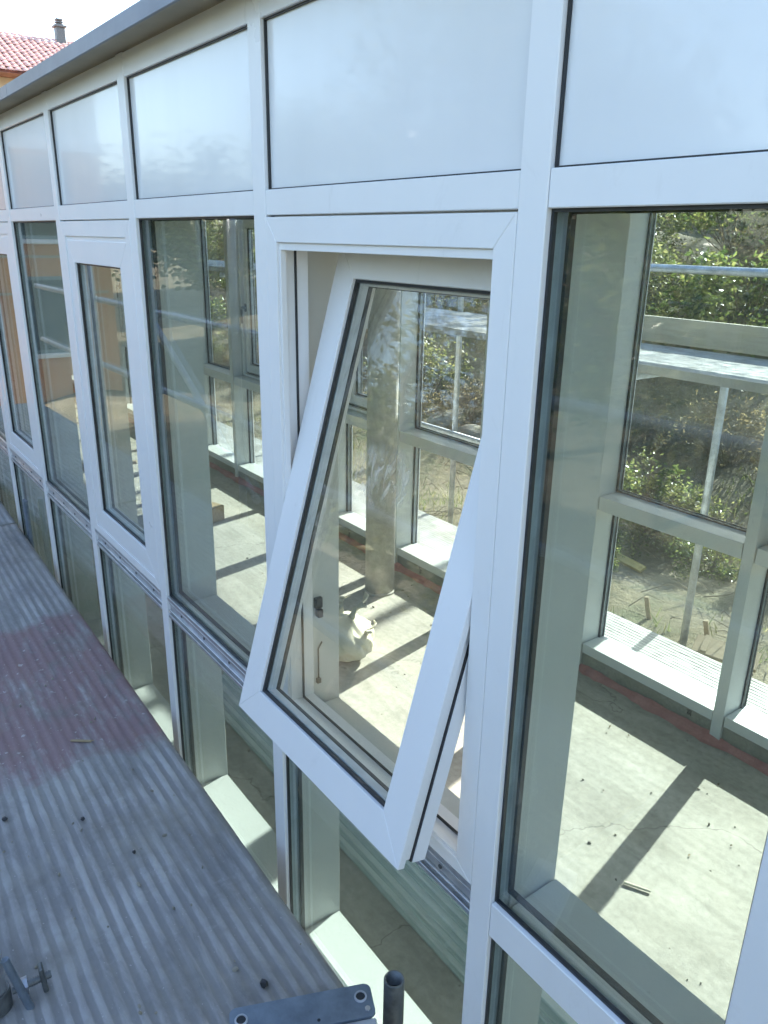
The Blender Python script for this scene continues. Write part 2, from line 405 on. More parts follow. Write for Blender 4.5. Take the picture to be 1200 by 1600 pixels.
# ================================================================ glazed facades
Z_SILL, Z_LT0, Z_LT1, Z_UT0, Z_UT1, Z_P1, Z_TOP = .15, .884, .962, 2.172, 2.222, 2.536, 2.595
HALF = .027
TILT = R(15.7)
def pane_set(name, root, x0, x1, z0, z1, Y, gmat, t0=.020, t1=.044):
    """glass pane with black gasket strips inside and outside"""
    bm = bmesh.new(); ya, yb = Y(t0), Y(t1)
    box(bm, x0 - .006, x1 + .006, ya, yb, z0 - .006, z1 + .006)
    p = obj(name, bm, gmat, root)
    bm = bmesh.new()
    frame(bm, x0, x1, z0, z1, .0045, min(Y(t0 - .009), Y(t0 - .0015)), max(Y(t0 - .009), Y(t0 - .0015)))
    frame(bm, x0, x1, z0, z1, .006, min(Y(t1 + .0015), Y(t1 + .012)), max(Y(t1 + .0015), Y(t1 + .012)))
    obj('gasket', bm, 'black', p)
    return p
def vent_sash(root, cx, zc, w, h, ysg, ypiv, tilt, gmat):
    """centre-pivot sash; its front lies towards -Y before it is turned"""
    bm = bmesh.new(); X, Zh = w / 2, h / 2
    frame(bm, -X, X, -Zh, Zh, .076, -.012, .004, .0012)          # outer flange
    frame(bm, -X + .009, X - .009, -Zh + .009, Zh - .009, .062, .0045, .022, .0008)
    frame(bm, -X + .004, X - .004, -Zh + .004, Zh - .004, .066, .0265, .058, .0012)   # inner flange
    s = obj('pivot_window', bm, 'white', root)
    bm = bmesh.new(); frame(bm, -X + .006, X - .006, -Zh + .006, Zh - .006, .064, .0222, .0262)
    obj('seal', bm, 'black', s)
    gx, gz = X - .076, Zh - .076
    bm = bmesh.new(); box(bm, -gx - .003, gx + .003, .006, .030, -gz - .003, gz + .003)
    obj('glass_pane', bm, gmat, s)
    bm = bmesh.new(); frame(bm, -gx, gx, -gz, gz, .0055, -.004, .0045); frame(bm, -gx, gx, -gz, gz, .007, .0315, .040)
    obj('gasket', bm, 'black', s)
    bm = bmesh.new(); frame(bm, -gx + .0004, gx - .0004, -gz + .0004, gz - .0004, .006, .0068, .0292); obj('spacer', bm, 'spacer', s)
    for sx in (-1, 1):
        bm = bmesh.new(); tube(bm, (sx * (X - .004), .028, 0), (sx * (X + .010), .028, 0), .011, 12); obj('pivot_hinge', bm, 'alu', s)
    s.location = (cx, ypiv, zc); s.rotation_euler = (tilt, 0, 0 if ysg > 0 else math.pi)
    return s
def facade(centres, vents, y0, sg, opened, gmat, gvent, label, bare=(), Z_UT0=Z_UT0, Z_UT1=Z_UT1):
    root = empty('glazed_facade', (0, 0, 0)); tag(root, label, 'facade')
    Y = lambda t: y0 + sg * t
    def b(bm, x0, x1, t0, t1, z0, z1, bev=.0015): return box(bm, x0, x1, Y(t0), Y(t1), z0, z1, bev)
    for c in centres:
        x = -c
        bm = bmesh.new(); b(bm, x - .025, x + .025, .0575, .186, .012, 2.652); 
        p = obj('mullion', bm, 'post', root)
        bm = bmesh.new(); b(bm, x - .021, x + .021, .0148, .0570, -.10, 2.60, 0); obj('core', bm, 'spacer', p)
        bm = bmesh.new(); b(bm, x - HALF, x + HALF, 0, .0145, -.12, Z_TOP + .002); obj('cover_cap', bm, 'white', p)
    for i in range(len(centres) - 1):
        # the bay between two mullions, clear width x0..x1
        x0, x1 = -centres[i + 1] + HALF, -centres[i] - HALF
        px0, px1 = x0 - .0015, x1 + .0015
        e = .0008
        for z0, z1 in ((Z_LT0, Z_LT1), (Z_UT0, Z_UT1), (Z_P1, Z_TOP), (.055, Z_SILL - .022)):
            bm = bmesh.new()
            if z0 == Z_LT0 and i in bare:
                # the cover cap is not clipped on yet: ribbed pressure plate with screws
                b(bm, x0 + e, x1 - e, .0112, .0145, z0, z1, 0)
                for q0, q1, tq in ((.000, .012, .002), (.020, .027, .005), (.050, .057, .005), (.064, .078, .001)): b(bm, x0 + e, x1 - e, tq, .0110, z0 + q0, z0 + q1, .001)
                p = obj('pressure_plate', bm, 'alu', root)
                for q in range(4):
                    bm = bmesh.new(); xx = x0 + .1 + (x1 - x0 - .2) * q / 3; tube(bm, (xx, Y(.0111), z0 + .0385), (xx, Y(.0085), z0 + .0385), .005, 8); obj('screw', bm, 'galvdark', p)
            else:
                b(bm, x0 + e, x1 - e, .0012, .0145, z0, z1); p = obj('transom', bm, 'white', root)
            if z0 < 2.5:
                bm = bmesh.new(); zz0, zz1 = (z0 + .004, z1 - .004)
                if sg > 0 and z0 == Z_LT0: zz0, zz1 = z0 - .022, z1 - .040
                if z0 < .1: zz0, zz1 = .098, Z_SILL
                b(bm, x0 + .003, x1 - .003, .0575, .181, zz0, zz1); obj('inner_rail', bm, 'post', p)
                bm = bmesh.new(); b(bm, x0 + .003, x1 - .003, .0150, .0570, zz0 + .004, zz1 - .006, 0); obj('core', bm, 'spacer', p)
        # spandrel
        bm = bmesh.new(); b(bm, x0 - .004, x1 + .004, .0155, .060, Z_UT1 - .004, Z_P1 + .004)
        p = obj('spandrel_panel', bm, 'panel', root)
        bm = bmesh.new(); frame(bm, x0 + .0005, x1 - .0005, Z_UT1 + .0005, Z_P1 - .0005, .0024, min(Y(.009), Y(.0150)), max(Y(.009), Y(.0150))); obj('gasket', bm, 'black', p)
        # lower pane
        pane_set('glass_pane', root, x0, x1, Z_SILL - .022, Z_LT0, Y, gmat)
        if vents(i):
            zb, zt = Z_LT1, Z_UT0
            bm = bmesh.new()
            ya, yb = sorted((Y(-.0005), Y(.020)))
            frame(bm, x0 + .0004, x1 - .0004, zb + .0012, zt - .004, .044, ya, yb, .0012, wt=.050, wb=.030)
            ya, yb = sorted((Y(.0060), Y(.0200)))
            frame(bm, x0 + .044, x1 - .044, zb + .031, zt - .054, .006, ya, yb, .0008, wt=.015, wb=.006)   # rebate
            ya, yb = sorted((Y(.0205), Y(.085)))
            frame(bm, x0 + .0005, x1 - .0005, zb + .0005, zt - .0005, .030, ya, yb, .0012, wt=.050, wb=.020)
            fr = obj('window_frame', bm, 'white', root)
            ya, yb = sorted((Y(.050), Y(.0545)))
            bm = bmesh.new(); frame(bm, x0 + .026, x1 - .026, zb + .017, zt - .046, .008, ya, yb)
            ya, yb = sorted((Y(.0208), Y(.0250)))
            frame(bm, x0 + .027, x1 - .027, zb + .017, zt - .046, .006, ya, yb); obj('seal', bm, 'black', fr)
            w = (x1 - x0) - 2 * .0475; z0, z1 = zb + .036, zt - .068
            tilt = -TILT if i == opened else 0
            if i == opened: z0 += .016; z1 += .034
            vent_sash(root, (x0 + x1) / 2, (z0 + z1) / 2, w, z1 - z0, sg, Y(.0215 if i == opened else .0145), tilt, gvent if i == opened else gmat)
        else:
            pane_set('glass_pane', root, x0, x1, Z_LT1, Z_UT0, Y, gmat)
    return root
near_c = [-1.288, -.490, .308] + [.807 + .798 * k for k in range(16)]
far_c = [1.50 + .806 * k for k in range(-4, 15)]
near = facade(near_c, lambda i: i % 2 == 1, .842, 1, 3, 'glass', 'glass_vent',
              'white aluminium curtain wall in the foreground with one pivot window tilted open', bare=range(3, 40))
farf = facade(far_c, lambda i: i % 2 == 1, 3.180, -1, None, 'glass_far', 'glass_far',
              'sunlit white window wall across the room, seen through the nearer glass', Z_UT0=2.33, Z_UT1=2.38)

# handles on the inner posts of vents
def handle(root, x, y, z, ny):
    bm = bmesh.new()
    box(bm, x - .012, x + .012, y, y + .010 * ny, z - .035, z + .035, .002)
    box(bm, x - .009, x + .009, y + .0102 * ny, y + .045 * ny, z - .010, z + .010, .002)
    box(bm, x - .010, x + .010, y + .036 * ny, y + .050 * ny, z - .13, z - .011, .003)
    return obj('handle', bm, 'galvdark', root)
for i in range(1, len(far_c) - 1, 2):
    xl = -far_c[i + 1] + HALF + .085
    handle(farf, xl, 3.106, 1.55, -1)
# window stay left hanging on the post beside the open window
xj = -near_c[4] + .0255
bm = bmesh.new()
ya = .958
box(bm, xj, xj + .012, ya - .010, ya + .012, 1.215, 1.245, .002); box(bm, xj, xj + .018, ya - .006, ya + .010, 1.19, 1.213, .002)
tube(bm, (xj + .005, ya, 1.095), (xj + .005, ya, 1.005), .0022, 8); tube(bm, (xj + .005, ya, 1.095), (xj + .005, ya + .012, 1.112), .0022, 8); box(bm, xj, xj + .010, ya - .006, ya + .006, .990, 1.004, .001)
obj('stay_bracket', bm, 'black', near)

# plinths under the facades (part of each facade)
for root, ya, yb, nm in ((near, .872, 1.012, 'plinth'), (farf, 3.012, 3.15, 'plinth')):
    bm = bmesh.new(); box(bm, XL, XR, ya, yb, -1.4, .092, .004); obj(nm, bm, 'plinth', root)
# uneven pink mortar fillet along the foot of the far wall
bm = bmesh.new(); N = 420; prof = [(0, .028), (-.005, .034), (-.020, .024), (-.035, .007), (-.048, .0005)]
rows = []
for k in range(N + 1):
    x = XL + .02 + (XR - XL - .04) * k / N; j = random.uniform(.80, 1.12) * (1 + .16 * math.sin(k * .31) + .12 * math.sin(k * .83))
    rows.append([bm.verts.new((x, 3.0115 + a * j, b * (j ** .8))) for a, b in prof])
for a, c in zip(rows, rows[1:]):
    for i in range(len(prof) - 1): bm.faces.new((a[i], c[i], c[i + 1], a[i + 1]))
o = obj('mortar_fillet', bm, 'pink', farf)

# roof edge
root = empty('roof_edge'); tag(root, 'grey metal eaves flashing along the top of the nearer window wall', 'roof edge')
js = [-2.6, .35, 3.30, 6.25, 9.2, 12.15, 13.6]
for a, c in zip(js, js[1:]):
    bm = bmesh.new(); x0, x1 = -c + .0015, -a - .0015
    b_ = bmesh.new()
    pts = [(.744, 2.584), (.752, 2.584), (.752, 2.590), (.7475, 2.590), (.7475, 2.617), (.90, 2.644), (.90, 2.648), (.744, 2.621)]
    A = [b_.verts.new((x0, y, z)) for y, z in pts]; B = [b_.verts.new((x1, y, z)) for y, z in pts]
    b_.faces.new(A); b_.faces.new(B[::-1])
    for i in range(len(pts)):
        j = (i + 1) % len(pts); b_.faces.new((A[j], A[i], B[i], B[j]))
    bmesh.ops.recalc_face_normals(b_, faces=b_.faces); merge(bm, b_)
    obj('flashing', bm, 'flash', root)
bm = bmesh.new(); box(bm, XL, XR, .7485, .858, 2.600, 2.612); obj('soffit', bm, 'soffit', root)
bm = bmesh.new(); box(bm, XL, XR,   .905, 3.30, 2.693, 2.705); obj('roof_sheet', bm, 'flash', root)
bm = bmesh.new(); box(bm, XL, XR, 3.142, 3.30, 2.60, 2.69); obj('rear_fascia', bm, 'flash', root)

# ================================================================ in the room
bm = bmesh.new(); segs = 40
tube(bm, (0, 0, 0), (0, 0, 2.655), .092, segs, caps=True)
tube(bm, (0, 0, .0005), (0, 0, .012), .104, segs, .094)
col = obj('concrete_column', bm, 'column', None, (-3.66, 2.690, .0005)); smooth_sides(col)
tag(col, 'round grey concrete column standing inside behind the tilted window', 'column')

# tied plastic sack
bm = bmesh.new(); bmesh.ops.create_icosphere(bm, subdivisions=5, radius=1)
from mathutils import noise as mn
for v in bm.verts:
    p = v.co.copy(); a = math.atan2(p.y, p.x)
    ridge = abs(math.sin(4.5 * a + 1.6 * p.z + .6 * math.sin(3 * p.z))) ; ridge2 = abs(math.sin(11 * a - 4 * p.z))
    w = max(0, .35 + .65 * p.z)
    fold = 1 - .05 * (1 - ridge) ** 3 * (1 + w) - .03 * (1 - ridge2) ** 2 * w + .05 * mn.noise(p * 2.1 + Vector((3, 1, 7))) + .035 * mn.noise(p * 5.3)
    rr = math.hypot(p.x, p.y); sq = 1 + .10 * math.cos(2 * a + .6)
    prof = 1.0 if p.z < .3 else 1 - .55 * (p.z - .3)
    z = (abs(p.z) ** .8) * (1 if p.z > 0 else -1) * .118 + .012 * mn.noise(p * 3.3)
    v.co = Vector((p.x * .19 * fold * prof * sq, p.y * .17 * fold * prof, max(-.105, z) + .106))
sack = obj('plastic_sack', bm, 'sack', None, (-3.13, 2.06, .002), smooth=True)
tag(sack, 'cream tied plastic sack slumped on the sunlit floor beside the column', 'sack')
for (dx, dy, h, ang, w) in ((.03, .03, .15, .9, .075), (-.05, -.01, .12, 2.6, .07), (.135, .06, .06, .7, .06)):
    bm = bmesh.new(); n = 7; L = []
    for k in range(n):
        t = k / (n - 1); ww = w * (.35 + 1.0 * t)
        c = Vector((math.cos(ang) * h * .55 * t, math.sin(ang) * h * .55 * t, h * t * (1 - .25 * t)))
        pr = Vector((-math.sin(ang), math.cos(ang), 0))
        row = []
        for q in range(6):
            u = q / 5 - .5
            row.append(bm.verts.new(c + pr * ww * u * 1.6 + Vector((.012 * math.sin(q * 2.3 + k), .012 * math.cos(q * 1.7 + k), .010 * math.sin(3 * u + k)))))
        L.append(row)
    for a, c in zip(L, L[1:]):
        for i in range(5): bm.faces.new((a[i], a[i + 1], c[i + 1], c[i]))
    ear = obj('tied_end', bm, 'sack', sack, (dx, dy, .205 if dx < .1 else .15), smooth=True)
    md = ear.modifiers.new('thick', 'SOLIDIFY'); md.thickness = .003

# stacks of glass sheets lying on the floor below the near windows
def sheets(x0, x1, y0, w, n, lab):
    nth = ['lowest', 'second', 'third', 'fourth', 'fifth', 'sixth', 'seventh', 'eighth', 'ninth']
    for k in range(n):
        bm = bmesh.new()
        box(bm, -(x1 - x0) / 2, (x1 - x0) / 2, -w / 2, w / 2, 0, .0105, .001)
        o = obj('glass_sheet', bm, 'sheet' if k % 2 == 0 else 'sheet_pale', None, ((x0 + x1) / 2 + random.uniform(-.012, .012), y0 + w / 2 + .014 * k + random.uniform(-.006, .006), .0015 + .0112 * k))
        o.rotation_euler = (0, 0, random.uniform(-.003, .003))
        tag(o, ('topmost' if k == n - 1 else nth[k]) + ' ' + lab, 'glass sheet', 'glass sheets stacked on the floor')
sheets(-3.15, -1.25, 1.255, .20, 9, 'greenish glass sheet in the flat stack below the tilted window')
sheets(-1.08, .4, 1.262, .19, 8, 'greenish glass sheet in the flat stack at the lower right corner')
bm = bmesh.new(); box(bm, -.035, .035, -.03, .03, 0, .022, .002)
o = obj('wood_block', bm, 'wood', None, (-1.57, 1.46, .1045)); o.rotation_euler = (0, 0, .5)
tag(o, 'small pale wooden block lying on the stacked glass sheets', 'wood block')
bm = bmesh.new(); tube(bm, (-.045, 0, -.003), (.045, .004, -.003), .0055, 8, .004)
o = obj('wood_stick', bm, 'sack', None, (-1.172, 2.0, .010)); o.rotation_euler = (0, 0, .44)
tag(o, 'short pale wooden stick on the sunlit concrete floor', 'stick')
# crumbs of mortar and rubble on the floor
bm = bmesh.new()
for k in range(230):
    x, y = -random.uniform(.3, 5.0), random.uniform(1.15, 2.95); r = random.choice((.002, .002, .003, .003, .004, .005, .006)) * random.uniform(.7, 1.3)
    mt_ = Matrix.Translation((x, y, r * .5)) @ Matrix.Rotation(random.uniform(0, 6), 4, Vector((random.random(), random.random(), 1)).normalized()) @ Matrix.Diagonal((r * random.uniform(.8, 1.8), r, r * .6, 1))
    bmesh.ops.create_icosphere(bm, subdivisions=1, radius=1, matrix=mt_)
o = obj('floor_rubble', bm, 'stone'); tag(o, 'scattered crumbs of mortar on the concrete floor', 'rubble', kind='stuff')
bm = bmesh.new()
for k in range(26):
    x, y = -random.uniform(.5, 5.5), random.uniform(1.3, 2.85); r = random.uniform(.006, .013); a = random.uniform(0, 6.3)
    v = [Vector((r, 0, 0)), Vector((0, r * .45, .004)), Vector((-r, 0, .002)), Vector((0, -r * .45, .004))]
    vv = [bm.verts.new(Matrix.Rotation(a, 3, 'Z') @ q + Vector((x, y, .003))) for q in v]
    bm.faces.new(vv)
o = obj('fallen_leaves', bm, 'leaf_dry'); tag(o, 'dry fallen leaves scattered on the concrete floor', 'leaves', kind='stuff')
# cardboard, tools and offcuts lying further along the room
for (x, y, L, w, h, rz, mt_, lab, cat, nm) in (
        (-5.6, 2.2, .5, .35, .12, .3, 'wood', 'brown cardboard box further along the room floor', 'box', 'cardboard_box'),
        (-7.4, 1.9, .9, .12, .04, 1.2, 'wood', 'loose timber offcut far along the room floor', 'timber', 'timber_offcut'),
        (-6.6, 1.5, .16, .16, .14, .2, 'redpaint', 'small red tub on the floor far along the room', 'tub', 'red_tub')):
    bm = bmesh.new()
    if nm == 'red_tub':
        tube(bm, (0, 0, 0), (0, 0, h), .07, 18, .085); tube(bm, (0, 0, h), (0, 0, h + .012), .09, 18)
    elif nm == 'cardboard_box':
        box(bm, -L / 2, L / 2, -w / 2, w / 2, 0, h, .002); box(bm, -L / 2 - .08, -L / 2 - .004, -w / 2, w / 2, h - .01, h - .004); box(bm, -L / 2, L / 2, -.02, .02, h + .0005, h + .002)
    else:
        box(bm, -L / 2, L / 2, -w / 2, w / 2, 0, h, .003); box(bm, -L / 2 + .1, L / 2 + .06, -w / 2 + .03, w / 2 - .04, h + .0005, h + .03, .002)
    o = obj(nm, bm, mt_, None, (x, y, .002)); o.rotation_euler = (0, 0, rz); tag(o, lab, cat)

# marker writing on the far plinth, running downwards
def writing(txt, x, z, size):
    cu = bpy.data.curves.new('writing', 'FONT'); cu.body = txt; cu.size = size; cu.extrude = .0004; cu.offset = .0004; cu.resolution_u = 2
    t = bpy.data.objects.new('writing', cu); C.objects.link(t)
    bpy.context.view_layer.update()
    me = bpy.data.meshes.new_from_object(t.evaluated_get(bpy.context.evaluated_depsgraph_get()))
    C.objects.unlink(t); bpy.data.objects.remove(t)
    me.materials.append(M['marker'])
    o = bpy.data.objects.new('writing', me); link(o, farf)
    o.location = (x, 3.0112, z)
    o.rotation_euler = Matrix(((0, 1, 0), (0, 0, -1), (-1, 0, 0))).to_euler()
writing('UN2', -4.50, .088, .034)
writing('LFA', -3.655, .088, .030)
writing('IIE', -1.655, .086, .030)

# ================================================================ scaffold under the camera
DROT = math.atan(.0233)
def deck(L, W, mat, seed, pitch=.034):
    """steel deck board with worn lengthwise ribs, length along X, origin at its right end on the facade side"""
    rnd = random.Random(seed); bm = bmesh.new(); ns = int(L / .05)
    prof = [(0, -.045), (0, 0)]; y = .012
    while y + pitch < W - .005:
        prof += [(y, 0), (y + .006, .0024), (y + pitch * .5, .0024), (y + pitch * .5 + .006, 0)]; y += pitch
    prof += [(W, 0), (W, -.045)]
    rows = []
    for k in range(ns + 1):
        x = -L * k / ns
        row = []
        for (yy, z) in prof:
            j = rnd.uniform(-.0014, .0014) if 0 < yy < W else 0
            row.append(bm.verts.new((x, -(yy + j), z + (rnd.uniform(-.0006, .0006) if z >= 0 else 0))))
        rows.append(row)
    for a, c in zip(rows, rows[1:]):
        for i in range(len(prof) - 1): bm.faces.new((a[i], a[i + 1], c[i + 1], c[i]))
    for r, fl in ((rows[0], 1), (rows[-1], -1)):
        v = bm.verts.new(r[0].co + Vector((0, 0, 0))); 
        for i in range(1, len(prof) - 2):
            bm.faces.new((r[0], r[i], r[i + 1]) if fl < 0 else (r[0], r[i + 1], r[i]))
        bm.verts.remove(v)
    bmesh.ops.recalc_face_normals(bm, faces=bm.faces)
    return bm
dk_root = lambda s: (-(s), .72 + .0233 * (s - 1.083), .53)
for i, (s0, s1, mt_, lab) in enumerate(((1.075, 4.665, 'deck', 'ribbed grey scaffold board with a patch of worn dull red paint, nearest the camera'),
                                        (4.690, 8.2, 'deck_plain', 'plain ribbed grey scaffold board beyond the joint at the left edge'))):
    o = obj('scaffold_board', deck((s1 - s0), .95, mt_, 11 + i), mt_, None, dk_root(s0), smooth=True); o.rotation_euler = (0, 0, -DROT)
    # objects' own X origin lies at the right end: keep the paint patch where it is seen
    tag(o, lab, 'scaffold board', 'scaffold boards under the camera')
    for s in ((s0 + .03), (s1 - .03)):
        bm = bmesh.new(); p = Vector((-(s - s0), 0, 0)); box(bm, p.x - .02, p.x + .02, -.93, -.02, -.085, -.0455, .002); obj('end_rail', bm, 'galv', o)
# perforated steel end plate and stub of a standard at the board's end
pl = empty('scaffold_end_plate', (-1.057, .589, .630), math.atan2(.268, .116))
tag(pl, 'blue grey steel end plate with ringed holes at the bottom of the picture', 'steel plate')
def rrect(x0, x1, y0, y1, r, n=5):
    pts = []
    for cx, cy, a0 in ((x1 - r, y1 - r, 0), (x0 + r, y1 - r, 90), (x0 + r, y0 + r, 180), (x1 - r, y0 + r, 270)):
        for k in range(n + 1):
            a = R(a0 + 90 * k / n); pts.append((cx + r * math.cos(a), cy + r * math.sin(a)))
    return pts
def slab(bm, pts, z0, z1, bev=0):
    b = bmesh.new(); a = [b.verts.new((x, y, z0)) for x, y in pts]; c = [b.verts.new((x, y, z1)) for x, y in pts]
    b.faces.new(a[::-1]); b.faces.new(c)
    for i in range(len(pts)):
        j = (i + 1) % len(pts); b.faces.new((a[i], a[j], c[j], c[i]))
    if bev: bmesh.ops.bevel(b, geom=[e for e in b.edges if abs(e.verts[0].co.z - e.verts[1].co.z) < 1e-6 and e.verts[0].co.z > z0 + 1e-6], offset=bev, segments=2, affect='EDGES')
    merge(bm, b); return bm
bm = bmesh.new(); slab(bm, rrect(-.147, .147, -.075, 0, .012), -.006, 0, .0015); obj('top_plate', bm, 'steelblue', pl)
bm = bmesh.new(); box(bm, -.140, .146, -.18, -.0755, -.030, -.004, .003); obj('lower_channel', bm, 'galv', pl)
bm = bmesh.new(); box(bm, -.138, .138, -.070, -.006, -.098, -.0065, .002); obj('web', bm, 'steelblue', pl)
for hx, hy in ((-.124, -.030), (.1225, -.029)):
    bm = bmesh.new(); pipe(bm, (hx, hy, -.004), (hx, hy, .0035), .0135, .0035, 24); o = obj('eyelet', bm, 'galv', pl); 
    bm = bmesh.new(); tube(bm, (hx, hy, -.0035), (hx, hy, .0008), .0098, 24); obj('hole', bm, 'black', o)
bm = bmesh.new(); tube(bm, (.132, -.058, -.001), (.132, -.058, .0025), .006, 6); obj('rivet', bm, 'alu', pl)
bm = bmesh.new(); tube(bm, (.03, -.062, -.001), (.03, -.062, .0006), .0035, 10); obj('rivet', bm, 'black', pl)
bm = bmesh.new(); pipe(bm, (-.968, .768, -1.2), (-.968, .768, .640), .0225, .0045, 28)
o = obj('scaffold_tube', bm, 'galvdark'); smooth_sides(o); tag(o, 'open upright end of a dull steel scaffold tube beside the end plate', 'scaffold tube')
bm = bmesh.new(); tube(bm, (-.968, .768, -1.2), (-.968, .768, .60), .0178, 20); obj('spigot', bm, 'black', o)

# upright with a clamp at the lower left
bm = bmesh.new(); pipe(bm, (-1.482, .076, -1.2), (-1.482, .076, 2.9), .0242, .004, 28)
o = obj('scaffold_upright', bm, 'galv'); smooth_sides(o); tag(o, 'galvanised scaffold upright at the lower left edge carrying a bolted clamp', 'scaffold tube')
cl = empty('scaffold_clamp', (-1.482, .076, .560)); cl.scale = (1.15, 1.15, 1.15); tag(cl, 'steel tube clamp with bolt and rusty nut at the lower left edge', 'clamp')
bm = bmesh.new(); pipe(bm, (0, 0, -.022), (0, 0, .022), .0265, .007, 28); obj('collar', bm, 'galvdark', cl)
dv = Vector((.10, .95, .06)).normalized()
bm = bmesh.new(); tube(bm, dv * .028, dv * .098, .0065, 14)
for k in range(9): tube(bm, dv * (.062 + .004 * k), dv * (.064 + .004 * k), .0078, 14)
obj('bolt', bm, 'galvdark', cl)
bm = bmesh.new(); tube(bm, dv * .036, dv * .056, .0165, 6); obj('nut', bm, 'galv', cl)
bm = bmesh.new(); sd = dv.cross(Vector((0, 0, 1))).normalized(); q = dv * .083
for (h0, h1, w) in ((-.030, .034, .011),):
    b_ = bmesh.new(); bmesh.ops.create_cube(b_, size=1)
    mt_ = Matrix((( sd.x * w * 2, dv.x * .010, .10, q.x), (sd.y * w * 2, dv.y * .010, .25, q.y), (sd.z * w * 2, dv.z * .010, 1, q.z), (0, 0, 0, 1)))
    up_ = (Vector((0, 0, 1)) - dv * dv.z).normalized()
    mt_ = Matrix(((sd.x * .022, dv.x * .009, up_.x * .062, q.x), (sd.y * .022, dv.y * .009, up_.y * .062, q.y), (sd.z * .022, dv.z * .009, up_.z * .062, q.z), (0, 0, 0, 1)))
    bmesh.ops.transform(b_, matrix=mt_, verts=b_.verts); bmesh.ops.bevel(b_, geom=b_.edges[:], offset=.0025, segments=1, affect='EDGES'); merge(bm, b_)
obj('wing_plate', bm, 'galvdark', cl)
bm = bmesh.new(); tube(bm, (.020, .024, .10), (.034, .052, -.035), .0075, 10); obj('wedge', bm, 'steelblue', cl)

# short post where the two boards meet
po = empty('board_post', (-4.43, .822, .50)); tag(po, 'short dark blue steel post between far board and window wall', 'steel post')
bm = bmesh.new(); slab(bm, rrect(-.028, .028, -.011, .011, .008), -.25, .235, .003); obj('post_body', bm, 'steelblue', po)
bm = bmesh.new(); tube(bm, (.010, -.013, .03), (.010, -.010, .03), .007, 10); obj('bolt', bm, 'black', po)
# guard rail behind the camera (seen mirrored in the glass)
for s in (4.2, 6.9):
    bm = bmesh.new(); pipe(bm, (-s, -.30, -1.2), (-s, -.30, 2.25), .0242, .004, 20); o = obj('scaffold_upright', bm, 'galv'); smooth_sides(o)
    tag(o, 'galvanised scaffold upright outside the frame, mirrored in the left panes', 'scaffold tube', 'mirrored scaffold tubes')
for z in (1.05, 1.60):
    bm = bmesh.new(); pipe(bm, (.8, -.345, z), (-9, -.345, z), .0242, .004, 20); o = obj('guard_rail', bm, 'galv'); smooth_sides(o)
    tag(o, 'galvanised guard rail outside the frame, mirrored in the left panes', 'guard rail', 'mirrored guard rails')
bm = bmesh.new(); pipe(bm, (-4.2, -.40, .55), (-6.9, -.40, 2.2), .0242, .004, 20); o = obj('diagonal_brace', bm, 'galv'); smooth_sides(o)
tag(o, 'galvanised diagonal brace outside the frame, mirrored in the left panes', 'scaffold tube')
# crumbs on the boards
bm = bmesh.new(); rnd = random.Random(3)
for k in range(95):
    s, y = rnd.uniform(1.15, 4.4), rnd.uniform(.0, .70); r = rnd.choice((.002, .003, .003, .004, .006)) * rnd.uniform(.7, 1.2)
    mt_ = Matrix.Translation((-s, y, .5335 + r * .4)) @ Matrix.Rotation(rnd.uniform(0, 6), 4, Vector((rnd.random(), rnd.random(), 1)).normalized()) @ Matrix.Diagonal((r * rnd.uniform(.8, 2.0), r, r * .6, 1))
    bmesh.ops.create_icosphere(bm, subdivisions=1, radius=1, matrix=mt_)
o = obj('board_grit', bm, 'stone'); tag(o, 'pale grit scattered over the ribbed scaffold board', 'grit', kind='stuff')
for (s, y, r, lab) in ((1.193, .573, .009, 'dark pebble on the board just above the end plate'), (1.754, .473, .005, 'dark pebble in the middle of the ribbed board'), (1.964, .397, .006, 'dark pebble on the board below the red patch'), (2.09, .215, .007, 'dark pebble on the board at the left edge')):
    bm = bmesh.new(); bmesh.ops.create_icosphere(bm, subdivisions=2, radius=r)
    for v in bm.verts: v.co = Vector((v.co.x * 1.3, v.co.y, v.co.z * .7)) * (1 + .18 * math.sin(v.co.x * 900 + v.co.y * 700 + v.co.z * 500))
    o = obj('pebble', bm, 'black', None, (-s, y, .535 + r * .6)); tag(o, lab, 'pebble', 'pebbles on the board')
bm = bmesh.new(); box(bm, -.035, .035, -.004, .004, 0, .004, .001); box(bm, -.020, .042, .0045, .007, 0, .003, .001)
o = obj('wood_splinter', bm, 'wood', None, (-2.343, .501, .5345)); o.rotation_euler = (0, 0, .9); tag(o, 'thin wooden splinter lying on the red painted patch of the board', 'splinter')

# ================================================================ scaffold beyond the far windows
FT = 'far scaffold tubes'
def far_board(s0, s1, y0, W, z, lab, mat='deck_far'):
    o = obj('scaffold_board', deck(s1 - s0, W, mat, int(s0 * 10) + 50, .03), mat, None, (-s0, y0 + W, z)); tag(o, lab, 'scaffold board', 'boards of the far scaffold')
    return o
far_board(-1.2, 3.30, 3.52, .79, 1.53, 'sunlit upper scaffold board beyond the right hand windows')
far_board(3.33, 6.4, 3.52, .90, 1.57, 'sunlit upper scaffold board beyond the tilted window')
far_board(6.43, 10.2, 3.52, .90, 1.83, 'sunlit upper scaffold board beyond the left hand windows')
far_board(-1.2, 3.60, 3.32, .56, -.12, 'sunlit lower scaffold board beyond the right hand windows')
far_board(3.63, 6.9, 3.32, .78, -.12, 'sunlit lower scaffold board beyond the tilted window')
far_board(6.93, 10.8, 3.32, .78, -.12, 'sunlit lower scaffold board beyond the left hand windows')
bm = bmesh.new(); box(bm, -2.25, 2.25, -.014, .014, 0, .155, .003); o = obj('toe_board', bm, 'toe', None, (-1.05, 4.33, 1.545)); tag(o, 'weathered beige toe board along the upper far scaffold', 'toe board')
